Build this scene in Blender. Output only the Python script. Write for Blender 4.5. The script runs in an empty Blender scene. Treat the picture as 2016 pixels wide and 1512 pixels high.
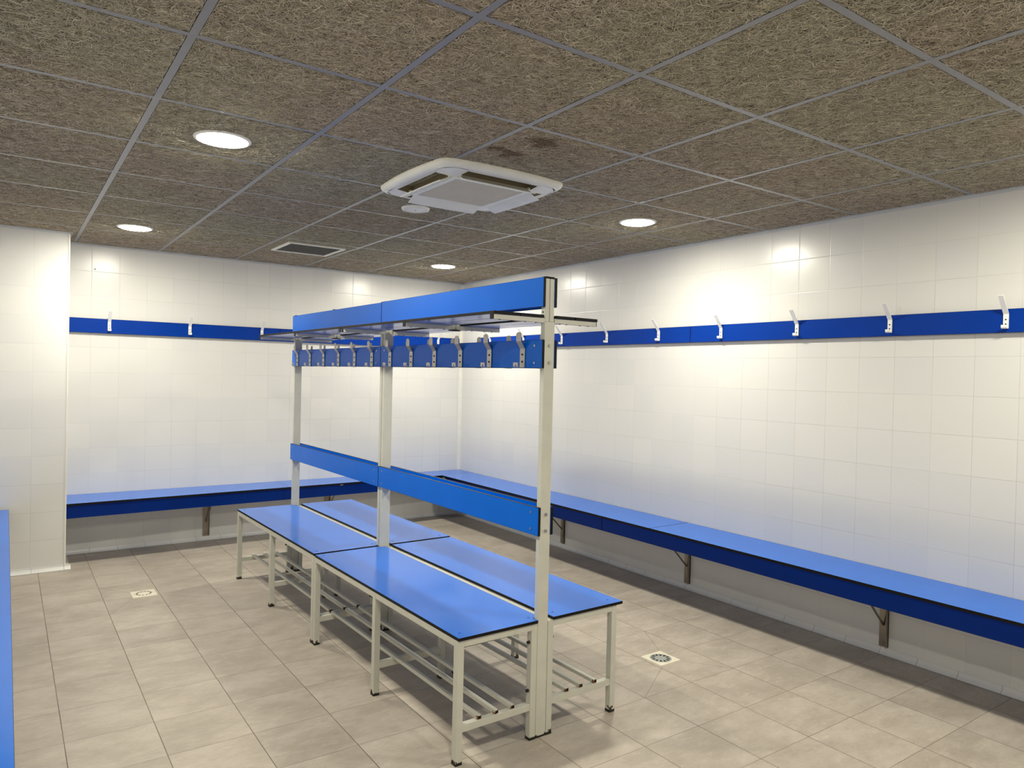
import bpy, bmesh, math, random
import numpy as np
from mathutils import Vector, Matrix

scene = bpy.context.scene
C = scene.collection

# ------------------------------------------------------------------ camera
YAW, PITCH, ROLL, FPX = 0.6132, -0.0120, 0.0228, 1418.66
cam_data = bpy.data.cameras.new('camera')
cam_data.sensor_width = 36.0
cam_data.lens = 36.0 * FPX / 2016.0
cam_data.clip_start = 0.02
cam = bpy.data.objects.new('camera', cam_data)
C.objects.link(cam)
fw = Vector((math.sin(YAW) * math.cos(PITCH), math.cos(YAW) * math.cos(PITCH), math.sin(PITCH)))
rt = Vector((math.cos(YAW), -math.sin(YAW), 0))
up = rt.cross(fw)
rt2 = rt * math.cos(ROLL) + up * math.sin(ROLL)
up2 = -rt * math.sin(ROLL) + up * math.cos(ROLL)
M = Matrix((rt2, up2, -fw)).transposed().to_4x4()
M.translation = Vector((-0.4276, -2.2496, 1.4792))
cam.matrix_world = M
scene.camera = cam

# ------------------------------------------------------------------ world, view
world = bpy.data.worlds.new('world')
scene.world = world
world.use_nodes = True
world.node_tree.nodes['Background'].inputs[0].default_value = (0.9, 0.93, 1.0, 1)
world.node_tree.nodes['Background'].inputs[1].default_value = 0.0
vs = scene.view_settings
vs.view_transform = 'Standard'
vs.look = 'None'
vs.gamma = 1.0
vs.use_curve_mapping = False
vs.exposure = 0.0

LAMP_STRENGTH = 322.0
LAMP_COLOR = (1.0, 0.955, 0.80)

# room dimensions (metres)
XR, YB, XL, YN, H = 3.535, 4.324, -0.79, -3.10, 2.44
YC, XC = 3.860, -0.056          # face and side of the wall projection on the left
WP, WY0 = 0.1981, 1.1515        # wall tile pitch and phase
random.seed(7)


# ------------------------------------------------------------------ node helpers
class NT:
    def __init__(self, name):
        self.m = bpy.data.materials.new(name)
        self.m.use_nodes = True
        self.t = self.m.node_tree
        self.b = self.t.nodes['Principled BSDF']

    def n(self, typ, **kw):
        nd = self.t.nodes.new(typ)
        for k, v in kw.items():
            setattr(nd, k, v)
        return nd

    def put(self, sock, v):
        if isinstance(v, bpy.types.NodeSocket):
            self.t.links.new(v, sock)
        elif isinstance(v, (tuple, list)) and len(v) == 3 and sock.type == 'RGBA':
            sock.default_value = (*v, 1)
        else:
            sock.default_value = v

    def math(self, op, a, b=None, c=None, clamp=False):
        nd = self.n('ShaderNodeMath', operation=op, use_clamp=clamp)
        self.put(nd.inputs[0], a)
        if b is not None:
            self.put(nd.inputs[1], b)
        if c is not None:
            self.put(nd.inputs[2], c)
        return nd.outputs[0]

    def vmath(self, op, a, b=None, s=None):
        nd = self.n('ShaderNodeVectorMath', operation=op)
        self.put(nd.inputs[0], a)
        if b is not None:
            self.put(nd.inputs[1], b)
        if s is not None:
            self.put(nd.inputs['Scale'], s)
        return nd.outputs[0] if op not in ('LENGTH', 'DOT_PRODUCT', 'DISTANCE') else nd.outputs['Value']

    def mix(self, f, a, b, typ='MIX'):
        nd = self.n('ShaderNodeMix', data_type='RGBA', blend_type=typ)
        self.put(nd.inputs[0], f)
        self.put(nd.inputs[6], a)
        self.put(nd.inputs[7], b)
        return nd.outputs[2]

    def ramp(self, f, lo, hi):
        nd = self.n('ShaderNodeMapRange', interpolation_type='SMOOTHSTEP')
        self.put(nd.inputs[0], f)
        self.put(nd.inputs[1], lo)
        self.put(nd.inputs[2], hi)
        return nd.outputs[0]

    def lin(self, f, lo, hi, a=0.0, b=1.0):
        nd = self.n('ShaderNodeMapRange')
        self.put(nd.inputs[0], f)
        for i, v in enumerate((lo, hi, a, b)):
            self.put(nd.inputs[i + 1], v)
        return nd.outputs[0]

    def noise(self, vec, scale, detail=3, rough=0.5):
        nd = self.n('ShaderNodeTexNoise')
        if vec is not None:
            self.put(nd.inputs['Vector'], vec)
        nd.inputs['Scale'].default_value = scale
        nd.inputs['Detail'].default_value = detail
        nd.inputs['Roughness'].default_value = rough
        return nd.outputs[0]

    def xyz(self, vec):
        nd = self.n('ShaderNodeSeparateXYZ')
        self.put(nd.inputs[0], vec)
        return nd.outputs

    def comb(self, x, y, z):
        nd = self.n('ShaderNodeCombineXYZ')
        for i, v in enumerate((x, y, z)):
            self.put(nd.inputs[i], v)
        return nd.outputs[0]

    def bump(self, h, strength, dist=0.001, normal=None):
        nd = self.n('ShaderNodeBump')
        nd.inputs['Strength'].default_value = strength
        nd.inputs['Distance'].default_value = dist
        self.put(nd.inputs['Height'], h)
        if normal is not None:
            self.put(nd.inputs['Normal'], normal)
        return nd.outputs[0]

    def set(self, color=None, rough=None, metal=None, spec=None, normal=None, coat=None):
        i = self.b.inputs
        if color is not None: self.put(i['Base Color'], color)
        if rough is not None: self.put(i['Roughness'], rough)
        if metal is not None: self.put(i['Metallic'], metal)
        if spec is not None: self.put(i['Specular IOR Level'], spec)
        if normal is not None: self.put(i['Normal'], normal)
        if coat is not None: self.put(i['Coat Weight'], coat)
        return self.m


def srgb(r, g, b):
    f = lambda c: (c / 255 / 12.92) if c / 255 <= 0.04045 else ((c / 255 + 0.055) / 1.055) ** 2.4
    return (f(r), f(g), f(b))


def simple(name, col, rough=0.5, metal=0.0, spec=0.5, bumpy=0.0):
    k = NT(name)
    n = None
    if bumpy:
        co = k.n('ShaderNodeTexCoord').outputs['Object']
        n = k.bump(k.noise(co, 60, 4), bumpy, 0.001)
    else:
        co = k.n('ShaderNodeTexCoord').outputs['Object']
    v = k.lin(k.noise(co, 9, 3), 0.3, 0.7, 0.96, 1.04)
    c = k.vmath('SCALE', col, s=v)
    return k.set(c, rough, metal, spec, n)


# ------------------------------------------------------------------ materials
def wall_tile(name, axis, u0, z0=0.0247, cove=False):
    """glazed white wall tiles; axis 0 = wall runs along x, 1 = along y"""
    k = NT(name)
    g = k.n('ShaderNodeNewGeometry')
    p = k.xyz(g.outputs['Position'])
    u = k.math('DIVIDE', k.math('SUBTRACT', p[axis], u0), WP)
    v = k.math('DIVIDE', k.math('SUBTRACT', p[2], z0), 0.2)
    fu, fv = k.math('FRACT', u), k.math('FRACT', v)
    du = k.math('MULTIPLY', k.math('MINIMUM', fu, k.math('SUBTRACT', 1.0, fu)), WP)
    dv = k.math('MULTIPLY', k.math('MINIMUM', fv, k.math('SUBTRACT', 1.0, fv)), 0.2)
    d = du if cove else k.math('MINIMUM', du, dv)
    cell = k.comb(k.math('FLOOR', u), k.math('FLOOR', v) if not cove else 0.0, axis * 7.3 + 1.0)
    wn = k.n('ShaderNodeTexWhiteNoise', noise_dimensions='3D')
    k.put(wn.inputs['Vector'], cell)
    joint = k.math('SUBTRACT', 1.0, k.ramp(d, 0.0004, 0.0013))
    soft = k.noise(g.outputs['Position'], 1.3, 2)
    tint = k.mix(wn.outputs['Value'], (0.735, 0.73, 0.715), (0.765, 0.755, 0.725))
    # grout is only slightly darker than the glaze and dirtier in places
    gr = k.mix(k.ramp(soft, 0.4, 0.62), (0.655, 0.645, 0.61), (0.52, 0.50, 0.46))
    if cove:
        gr = (0.16, 0.15, 0.13)
    col = k.mix(joint, tint, gr)
    tilt = k.vmath('SCALE', k.vmath('SUBTRACT', wn.outputs['Color'], (0.5, 0.5, 0.5)), s=0.014)
    nn = k.vmath('NORMALIZE', k.vmath('ADD', g.outputs['Normal'], tilt))
    hgt = k.ramp(d, 0.0, 0.0035)
    nb = k.bump(hgt, 0.40, 0.0008, nn)
    wav = k.noise(g.outputs['Position'], 5.0, 2)
    nb = k.bump(wav, 0.06, 0.01, nb)
    return k.set(col, k.mix(joint, (0.27, 0.27, 0.27), (0.8, 0.8, 0.8)), 0.0, 0.5, nb)


M_WALL_Y = wall_tile('wall_tiles_side', 1, WY0)
M_WALL_X = wall_tile('wall_tiles_back', 0, 0.1222)
M_COL = wall_tile('wall_tiles_column', 0, -0.2700)
M_COVE_Y = wall_tile('cove_tiles_side', 1, WY0 + 0.03, cove=True)
M_COVE_X = wall_tile('cove_tiles_back', 0, 0.135, cove=True)


def floor_mat():
    k = NT('floor_tiles')
    g = k.n('ShaderNodeNewGeometry')
    P_ = g.outputs['Position']
    p = k.xyz(P_)
    px, py = 0.3192, 0.3136
    u = k.math('DIVIDE', k.math('SUBTRACT', p[0], -0.222), px)
    v = k.math('DIVIDE', k.math('SUBTRACT', p[1], 3.227), py)
    fu, fv = k.math('FRACT', u), k.math('FRACT', v)
    du = k.math('MULTIPLY', k.math('MINIMUM', fu, k.math('SUBTRACT', 1.0, fu)), px)
    dv = k.math('MULTIPLY', k.math('MINIMUM', fv, k.math('SUBTRACT', 1.0, fv)), py)
    ju = k.math('SUBTRACT', 1.0, k.ramp(du, 0.0009, 0.0021))
    jv = k.math('SUBTRACT', 1.0, k.ramp(dv, 0.0004, 0.0015))
    # cuts that fold the tiles down to the two drains
    segs = [((2.65, 0.718), (2.497, 0.457)), ((2.355, 0.304), (2.011, 0.091)), ((2.497, 0.304), (2.65, 0.091)),
            ((2.355, 0.457), (2.011, 0.718)),
            ((0.097, 3.227), (0.257, 3.012)), ((0.257, 2.873), (0.097, 2.600)), ((0.401, 3.012), (0.735, 3.227)),
            ((0.401, 2.876), (0.735, 2.913)), ((0.401, 2.873), (0.735, 2.600))]
    dmin = None
    flat = k.comb(p[0], p[1], 0.0)
    for a, b in segs:
        A = Vector((*a, 0)); B = Vector((*b, 0)); D = B - A
        rel = k.vmath('SUBTRACT', flat, tuple(A))
        t = k.math('DIVIDE', k.vmath('DOT_PRODUCT', rel, tuple(D)), D.length_squared, clamp=True)
        near = k.vmath('SCALE', tuple(D), s=t)
        dist = k.vmath('DISTANCE', rel, near)
        dmin = dist if dmin is None else k.math('MINIMUM', dmin, dist)
    js = k.math('MULTIPLY', k.math('SUBTRACT', 1.0, k.ramp(dmin, 0.0006, 0.0018)), 0.75)
    joint = k.math('MAXIMUM', k.math('MAXIMUM', ju, jv), js)
    cell = k.comb(k.math('FLOOR', u), k.math('FLOOR', v), 3.0)
    wn = k.n('ShaderNodeTexWhiteNoise', noise_dimensions='3D')
    k.put(wn.inputs['Vector'], cell)
    off = k.vmath('SCALE', wn.outputs['Color'], s=9.0)
    q = k.vmath('ADD', k.vmath('MULTIPLY', P_, (1.0, 1.5, 1.0)), off)
    n1 = k.noise(q, 3.2, 6, 0.62)
    n2 = k.noise(k.vmath('MULTIPLY', q, (1.0, 1.5, 1.0)), 12, 6, 0.7)
    n3 = k.noise(k.vmath('MULTIPLY', q, (1.0, 3.0, 1.0)), 60, 3, 0.6)
    c = k.mix(k.ramp(n1, 0.32, 0.68), srgb(168, 158, 146), srgb(188, 178, 166))
    c = k.mix(k.math('MULTIPLY', k.ramp(n2, 0.5, 0.75), 0.45), c, srgb(206, 197, 185))
    c = k.mix(k.math('MULTIPLY', k.ramp(n2, 0.5, 0.3), 0.35), c, srgb(152, 142, 131))
    n4 = k.noise(k.vmath('MULTIPLY', q, (1.0, 1.7, 1.0)), 34, 5, 0.75)
    c = k.mix(k.math('MULTIPLY', k.ramp(n4, 0.57, 0.70), 0.30), c, srgb(214, 204, 190))
    c = k.mix(k.math('MULTIPLY', k.ramp(n4, 0.46, 0.32), 0.22), c, srgb(146, 136, 122))
    c = k.mix(k.math('MULTIPLY', k.ramp(n3, 0.45, 0.7), 0.12), c, srgb(138, 127, 112))
    c = k.vmath('SCALE', c, s=k.lin(wn.outputs['Value'], 0, 1, 0.965, 1.02))
    jc = k.mix(k.ramp(k.noise(P_, 2.5, 2), 0.4, 0.6), srgb(92, 79, 66), srgb(116, 102, 86))
    c = k.mix(joint, c, jc)
    h = k.math('SUBTRACT', k.math('MULTIPLY', n3, 0.04), joint)
    nb = k.bump(h, 0.35, 0.0012)
    ro = k.lin(n2, 0.3, 0.7, 0.42, 0.52)
    return k.set(c, ro, 0, 0.4, nb)


M_FLOOR = floor_mat()


def woodwool_base():
    k = NT('wood_wool_board')
    co = k.n('ShaderNodeTexCoord').outputs['Object']
    n = k.noise(co, 160, 4, 0.7)
    c = k.mix(k.ramp(n, 0.35, 0.65), srgb(86, 78, 62), srgb(156, 145, 122))
    return k.set(c, 0.9, 0, 0.1, k.bump(n, 1.0, 0.002))


def woodwool_strand():
    k = NT('wood_wool_strands')
    at = k.n('ShaderNodeAttribute', attribute_name='tone')
    g = k.n('ShaderNodeNewGeometry')
    big = k.noise(g.outputs['Position'], 1.1, 2)
    a = k.mix(at.outputs['Fac'], srgb(160, 151, 126), srgb(236, 227, 200))
    b = k.mix(at.outputs['Fac'], srgb(160, 146, 124), srgb(238, 224, 200))
    c = k.mix(k.ramp(big, 0.38, 0.62), a, b)
    # two brown water stains in the board next to the air conditioner
    p = g.outputs['Position']
    sn = k.noise(p, 14, 4, 0.7)
    for (x, y, r) in ((1.375, 0.115, 0.10), (1.36, 0.335, 0.085), (1.28, 0.29, 0.06)):
        dd = k.math('ADD', k.vmath('DISTANCE', k.vmath('MULTIPLY', p, (1, 1, 0)), (x, y, 0)),
                    k.math('MULTIPLY', k.math('SUBTRACT', sn, 0.5), 0.22))
        msk = k.math('MULTIPLY', k.math('SUBTRACT', 1.0, k.ramp(dd, r * 0.25, r)), 0.65)
        c = k.mix(msk, c, srgb(98, 64, 34))
    return k.set(c, 0.85, 0, 0.15)


M_WW = woodwool_base()
M_WS = woodwool_strand()
M_BLACK = simple('black_core', srgb(14, 13, 14), 0.5, spec=0.2)
M_VOID = simple('plenum_dark', srgb(12, 11, 10), 0.9)
M_TBAR = simple('grid_grey_lacquer', srgb(138, 137, 136), 0.33)
M_TRIM = simple('trim_white', srgb(200, 203, 205), 0.5)
M_BEAD = simple('edge_bead_white', srgb(232, 230, 222), 0.3)
M_DARKGAP = simple('dark_opening', srgb(38, 32, 24), 0.8)


def blue(name, col, rough, coat=0.0, spec=0.25):
    k = NT(name)
    co = k.n('ShaderNodeTexCoord').outputs['Object']
    n = k.noise(co, 6, 3)
    v = k.lin(n, 0.3, 0.7, 0.97, 1.03)
    c = k.vmath('SCALE', col, s=v)
    fine = k.noise(co, 900, 2)
    nb = k.bump(fine, 0.05, 0.0005)
    return k.set(c, k.lin(k.noise(co, 3, 4), 0.3, 0.7, rough - 0.02, rough + 0.03), 0, spec, nb, coat)


M_BLUE = blue('blue_laminate', srgb(0, 104, 212), 0.30, spec=0.2)
M_BLUE_SHELF = blue('blue_laminate_shelf', srgb(0, 100, 205), 0.2, spec=0.5)
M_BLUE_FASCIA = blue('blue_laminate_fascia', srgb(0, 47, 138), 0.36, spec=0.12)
M_BLUE_WALL = blue('blue_laminate_wall', srgb(0, 55, 152), 0.36, spec=0.12)
M_BLUE_SEAT = blue('blue_laminate_seat', srgb(0, 108, 220), 0.14, spec=0.38)


def paint(name, col, chips=True, rough=0.42, top=0.055):
    """cream enamel over steel, flaked to brown rust at the foot"""
    k = NT(name)
    tc = k.n('ShaderNodeTexCoord').outputs['Object']
    g = k.n('ShaderNodeNewGeometry')
    v = k.lin(k.noise(tc, 14, 4), 0.3, 0.7, 0.95, 1.03)
    c = k.vmath('SCALE', col, s=v)
    r = rough
    if chips:
        z = k.xyz(g.outputs['Position'])[2]
        n = k.noise(g.outputs['Position'], 38, 3, 0.6)
        th = k.lin(z, 0.0, top * 1.2, 0.62, 0.30)
        m = k.math('MULTIPLY', k.math('GREATER_THAN', th, n), k.math('LESS_THAN', z, top))
        spots = k.math('GREATER_THAN', k.noise(g.outputs['Position'], 55, 2, 0.5), 0.80)
        m = k.math('MAXIMUM', m, spots)
        rust = k.mix(k.noise(g.outputs['Position'], 90, 3), srgb(26, 20, 16), srgb(70, 48, 32))
        c = k.mix(m, c, rust)
        r = k.mix(m, (rough,) * 3, (0.85,) * 3)
    return k.set(c, r, 0, 0.5)


M_CREAM = paint('cream_enamel', srgb(204, 203, 191))
M_CREAM_LEG = paint('cream_enamel_leg', srgb(204, 203, 191), top=0.028)
M_CREAM2 = paint('cream_enamel_clean', srgb(204, 203, 191), chips=False)


def rack_mat():
    k = NT('rack_enamel_rusty_ends')
    g = k.n('ShaderNodeNewGeometry')
    tc = k.n('ShaderNodeTexCoord').outputs['Object']
    y = k.xyz(tc)[1]
    n = k.noise(g.outputs['Position'], 70, 4, 0.7)
    z = k.xyz(g.outputs['Normal'])[2]
    low = k.math('LESS_THAN', z, 0.5)
    m = k.math('MULTIPLY', k.math('GREATER_THAN', k.lin(y, 0.0, 0.035, 0.56, 0.2), n), low)
    c = k.mix(m, srgb(205, 203, 190), k.mix(n, srgb(58, 34, 18), srgb(168, 104, 44)))
    return k.set(c, 0.45)


M_RACK = rack_mat()
M_RUBBER = simple('black_rubber', srgb(24, 22, 21), 0.6)


def steel(name, col, rough):
    k = NT(name)
    co = k.n('ShaderNodeTexCoord').outputs['Object']
    n = k.noise(k.vmath('MULTIPLY', co, (40, 40, 4)), 6, 4)
    c = k.vmath('SCALE', col, s=k.lin(n, 0.3, 0.7, 0.85, 1.1))
    return k.set(c, k.lin(n, 0.3, 0.7, rough - 0.05, rough + 0.08), 1.0, 0.5)


M_STEEL = steel('brushed_steel', (0.50, 0.48, 0.44), 0.38)
M_STEEL_D = steel('dark_steel_bracket', (0.34, 0.30, 0.25), 0.42)
M_BOLT = steel('bolt_steel', (0.55, 0.53, 0.5), 0.3)
M_HOOK = simple('white_coated_hook', srgb(248, 247, 243), 0.3)
M_PLASTIC = simple('white_plastic', srgb(250, 248, 234), 0.55)
M_GRILLE = simple('grille_beige_plastic', srgb(218, 210, 190), 0.5)
M_PLASTIC_I = simple('beige_plastic_duct', srgb(150, 138, 112), 0.5)
M_DRAIN = simple('drain_ivory_plastic', srgb(226, 220, 200), 0.4)
M_DRAIN_G = simple('drain_grey_plastic', srgb(160, 163, 160), 0.4)


def lamp_mat(strength):
    m = bpy.data.materials.new('lit_diffuser')
    m.use_nodes = True
    t = m.node_tree
    t.nodes.clear()
    e = t.nodes.new('ShaderNodeEmission')
    o = t.nodes.new('ShaderNodeOutputMaterial')
    e.inputs[0].default_value = (*LAMP_COLOR, 1)
    e.inputs[1].default_value = strength
    t.links.new(e.outputs[0], o.inputs[0])
    return m


M_LAMP = lamp_mat(LAMP_STRENGTH)


def mesh_filter():
    k = NT('filter_mesh')
    co = k.n('ShaderNodeTexCoord').outputs['Object']
    n = k.noise(co, 400, 2)
    return k.set(k.mix(n, srgb(96, 94, 88), srgb(132, 129, 120)), 0.8)


M_FILTER = mesh_filter()


# ------------------------------------------------------------------ mesh helpers
class MB:
    """collects shapes and links them as one mesh object"""

    def __init__(self):
        self.v, self.f, self.m, self.sm = [], [], [], []

    def add(self, verts, faces, mi=0, smooth=False):
        o = len(self.v)
        self.v += [tuple(x) for x in verts]
        self.f += [tuple(i + o for i in fc) for fc in faces]
        self.m += ([mi] * len(faces)) if isinstance(mi, int) else list(mi)
        self.sm += [smooth] * len(faces)
        return self

    def box(self, x0, x1, y0, y1, z0, z1, mi=0, bev=0.0, face_mi=None):
        if bev <= 0:
            v = [(x, y, z) for z in (z0, z1) for y in (y0, y1) for x in (x0, x1)]
            f = [(0, 2, 3, 1), (4, 5, 7, 6), (0, 1, 5, 4), (2, 6, 7, 3), (0, 4, 6, 2), (1, 3, 7, 5)]
            # order: bottom, top, front(-y), back(+y), left(-x), right(+x)
            self.add(v, f, face_mi if face_mi else mi)
            return self
        bm = bmesh.new()
        bmesh.ops.create_cube(bm, size=1)
        for vv in bm.verts:
            vv.co = Vector(((x0 + x1) / 2 + vv.co.x * (x1 - x0), (y0 + y1) / 2 + vv.co.y * (y1 - y0),
                            (z0 + z1) / 2 + vv.co.z * (z1 - z0)))
        if face_mi:
            for fc in bm.faces:
                n = fc.normal
                bm.faces.ensure_lookup_table()
                a = max(range(3), key=lambda i: abs(n[i]))
                idx = {(2, -1): 0, (2, 1): 1, (1, -1): 2, (1, 1): 3, (0, -1): 4, (0, 1): 5}[(a, 1 if n[a] > 0 else -1)]
                fc.material_index = face_mi[idx]
        bmesh.ops.bevel(bm, geom=list(bm.edges), offset=bev, segments=2, profile=0.6, affect='EDGES', material=1 if face_mi else -1)
        self.from_bm(bm, None if face_mi else mi)
        return self

    def from_bm(self, bm, mi=None, smooth=False):
        bm.verts.index_update()
        self.add([v.co[:] for v in bm.verts], [[v.index for v in f.verts] for f in bm.faces],
                 [f.material_index for f in bm.faces] if mi is None else mi, smooth)
        bm.free()

    def prism(self, pts, a, b, axis=2, mi=0, smooth=False):
        """closed outline pts (2-D) extruded from a to b along axis"""
        def mk(p, h):
            if axis == 2: return (p[0], p[1], h)
            if axis == 1: return (p[0], h, p[1])
            return (h, p[0], p[1])
        n = len(pts)
        v = [mk(p, a) for p in pts] + [mk(p, b) for p in pts]
        f = [(i, (i + 1) % n, n + (i + 1) % n, n + i) for i in range(n)]
        f += [tuple(range(n))[::-1], tuple(range(n, 2 * n))]
        self.add(v, f, mi, smooth)
        return self

    def tube(self, p, q, r, seg=10, mi=0, smooth=True):
        p, q = Vector(p), Vector(q)
        d = (q - p).normalized()
        a = d.orthogonal().normalized(); b = d.cross(a)
        ring = [a * math.cos(2 * math.pi * i / seg) * r + b * math.sin(2 * math.pi * i / seg) * r for i in range(seg)]
        v = [p + x for x in ring] + [q + x for x in ring]
        f = [(i, (i + 1) % seg, seg + (i + 1) % seg, seg + i) for i in range(seg)]
        self.add(v, f, mi, smooth)
        self.add([p + x for x in ring], [tuple(range(seg))[::-1]], mi)
        self.add([q + x for x in ring], [tuple(range(seg))], mi)
        return self

    def lathe(self, prof, c=(0, 0, 0), seg=48, mi=0, smooth=True):
        v, f = [], []
        for i in range(seg):
            a = 2 * math.pi * i / seg
            for r, z in prof:
                v.append((c[0] + r * math.cos(a), c[1] + r * math.sin(a), c[2] + z))
        n = len(prof)
        for i in range(seg):
            j = (i + 1) % seg
            for k_ in range(n - 1):
                f.append((i * n + k_, j * n + k_, j * n + k_ + 1, i * n + k_ + 1))
        self.add(v, f, mi, smooth)
        return self

    def strap(self, path, w0, w1, thick, plane='out', round_top=False, mi=0):
        """flat strip following path [(out, z)...]; width spans w0..w1; returned as boxes in (w, out, z)"""
        P_ = [Vector((a, b)) for a, b in path]
        nrm = []
        for i in range(len(P_)):
            a = P_[max(i - 1, 0)]; b = P_[min(i + 1, len(P_) - 1)]
            t = (b - a).normalized(); nrm.append(Vector((t.y, -t.x)))
        v = []
        for p, n in zip(P_, nrm):
            for w in (w0, w1):
                v.append((w, p.x, p.y)); v.append((w, p.x + n.x * thick, p.y + n.y * thick))
        f = []
        for i in range(len(P_) - 1):
            a, b = i * 4, i * 4 + 4
            f += [(a, b, b + 2, a + 2), (a + 1, a + 3, b + 3, b + 1), (a, a + 1, b + 1, b), (a + 2, b + 2, b + 3, a + 3)]
        e = (len(P_) - 1) * 4
        f += [(0, 2, 3, 1), (e, e + 1, e + 3, e + 2)]
        self.add(v, f, mi)
        return self

    def xform(self, fn):
        self.v = [tuple(fn(*p)) for p in self.v]
        return self

    def build(self, name, mats, parent=None, loc=(0, 0, 0), rot=0.0, fixn=True):
        me = bpy.data.meshes.new(name)
        me.from_pydata(self.v, [], self.f)
        mats = mats if isinstance(mats, (list, tuple)) else [mats]
        for m_ in mats:
            me.materials.append(m_)
        me.polygons.foreach_set('material_index', self.m)
        me.polygons.foreach_set('use_smooth', self.sm)
        me.update()
        if fixn:
            bm = bmesh.new(); bm.from_mesh(me)
            bmesh.ops.recalc_face_normals(bm, faces=bm.faces)
            bm.to_mesh(me); bm.free()
        o = bpy.data.objects.new(name, me)
        C.objects.link(o)
        o.location = loc
        o.rotation_euler = (0, 0, rot)
        if parent is not None:
            o.parent = parent
        return o


def thing(name, label, cat, loc=(0, 0, 0), rot=0.0, group=None):
    o = bpy.data.objects.new(name, None)
    o.empty_display_size = 0.1
    C.objects.link(o)
    o.location = loc
    o.rotation_euler = (0, 0, rot)
    o['label'] = label; o['category'] = cat
    if group: o['group'] = group
    return o


def tag(o, label, cat, group=None):
    o['label'] = label; o['category'] = cat
    if group: o['group'] = group
    return o


def structure(o):
    o['kind'] = 'structure'
    return o


def copy_tree(o, parent=None):
    c = o.copy(); C.objects.link(c)
    if parent is not None:
        c.parent = parent
    for ch in list(o.children):
        copy_tree(ch, c)
    return c


def board(name, x0, x1, y0, y1, z0, z1, mat, parent, thin, loc=(0, 0, 0), bev=0.0012):
    """compact laminate board: coloured faces across `thin` axis, black core on the edges"""
    fm = [1] * 6
    for i in {2: (0, 1), 1: (2, 3), 0: (4, 5)}[thin]:
        fm[i] = 0
    return MB().box(x0, x1, y0, y1, z0, z1, face_mi=fm, bev=bev).build(name, [mat, M_BLACK], parent, loc)


# ------------------------------------------------------------------ room shell
T = 0.12
structure(MB().box(XL - T, XR + T, YN - T, YB + T, -0.10, 0.0).build('floor', M_FLOOR))
structure(MB().box(XR, XR + T, YN - T, YB + T, 0, 2.62).build('wall_right', M_WALL_Y))
structure(MB().box(XL - T, XR, YB, YB + T, 0, 2.62).build('wall_back', M_WALL_X))
structure(MB().box(XL - T, XL, YN - T, YB, 0, 2.62).build('wall_left', M_WALL_Y))
structure(MB().box(XL, XR, YN - T, YN, 0, 2.62).build('wall_near', M_WALL_X))
col = MB()
col.box(XL, XC, YC, YB, 0, 2.62)
structure(col.build('wall_projection', M_COL))

# bright edge bead on the projection's outer corner, rounded bead in the room's inner corner
structure(MB().tube((XC - 0.004, YC + 0.004, 0.03), (XC - 0.004, YC + 0.004, 2.425), 0.0075, 12).build('trim_1', M_BEAD))
arc = [(XR, YB)] + [(XR - 0.022 + 0.022 * math.sin(a), YB - 0.022 + 0.022 * math.cos(a) - 0.0) for a in ()]
pts = [(XR, YB), (XR, YB - 0.026)]
for i in range(1, 7):
    a = math.pi / 2 * i / 7
    pts.append((XR - 0.026 + 0.026 * math.cos(a), YB - 0.026 + 0.026 * math.sin(a)))
# concave cove: centre of curvature lies in the room
pts = [(XR, YB), (XR, YB - 0.026)]
for i in range(1, 7):
    a = math.pi / 2 * i / 7
    pts.append((XR - 0.026 + 0.026 * math.cos(a), YB - 0.026 + 0.026 * math.sin(a)))
pts.append((XR - 0.026, YB))
structure(MB().prism(pts, 0.0, 2.425).build('trim_2', M_BEAD))


def cove(name, p, q, inward, mat, r=0.034):
    """concave cove skirting from p to q, `inward` = unit vector into the room"""
    p, q, inw = Vector((*p, 0)), Vector((*q, 0)), Vector((*inward, 0))
    prof = [(0.0, r)]
    for i in range(0, 9):
        a = math.pi / 2 * i / 8
        prof.append((r - (r - 0.004) * math.cos(a) , r - (r - 0.002) * math.sin(a)))
    prof.append((0.0, 0.0))
    v = []
    for e in (p, q):
        for d, z in prof:
            v.append(tuple(e + inw * d + Vector((0, 0, z))))
    n = len(prof)
    f = [(i, (i + 1) % n, n + (i + 1) % n, n + i) for i in range(n)]
    f += [tuple(range(n)), tuple(range(n, 2 * n))]
    mb = MB().add(v, f)
    return structure(mb.build(name, mat))


cove('baseboard_right', (XR, YN), (XR, YB), (-1, 0), M_COVE_Y)
cove('baseboard_back', (XC, YB), (XR, YB), (0, -1), M_COVE_X)
cove('baseboard_projection_front', (XL, YC), (XC + 0.034, YC), (0, -1), M_COVE_X)
cove('baseboard_projection_side', (XC, YC), (XC, YB), (1, 0), M_COVE_Y)
cove('baseboard_left', (XL, YN), (XL, YC), (1, 0), M_COVE_Y)

# ------------------------------------------------------------------ ceiling: wood-wool boards in a T-bar grid
AX = [-0.600, 0.003, 0.600, 1.200, 1.800, 2.400, 3.000]
BY = [-3.0 + 0.6 * i for i in range(13)]
ceil = structure(MB().box(XL - T, XR + T, YN - T, YB + T, 2.56, 2.62).build('ceiling', M_VOID))


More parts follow.
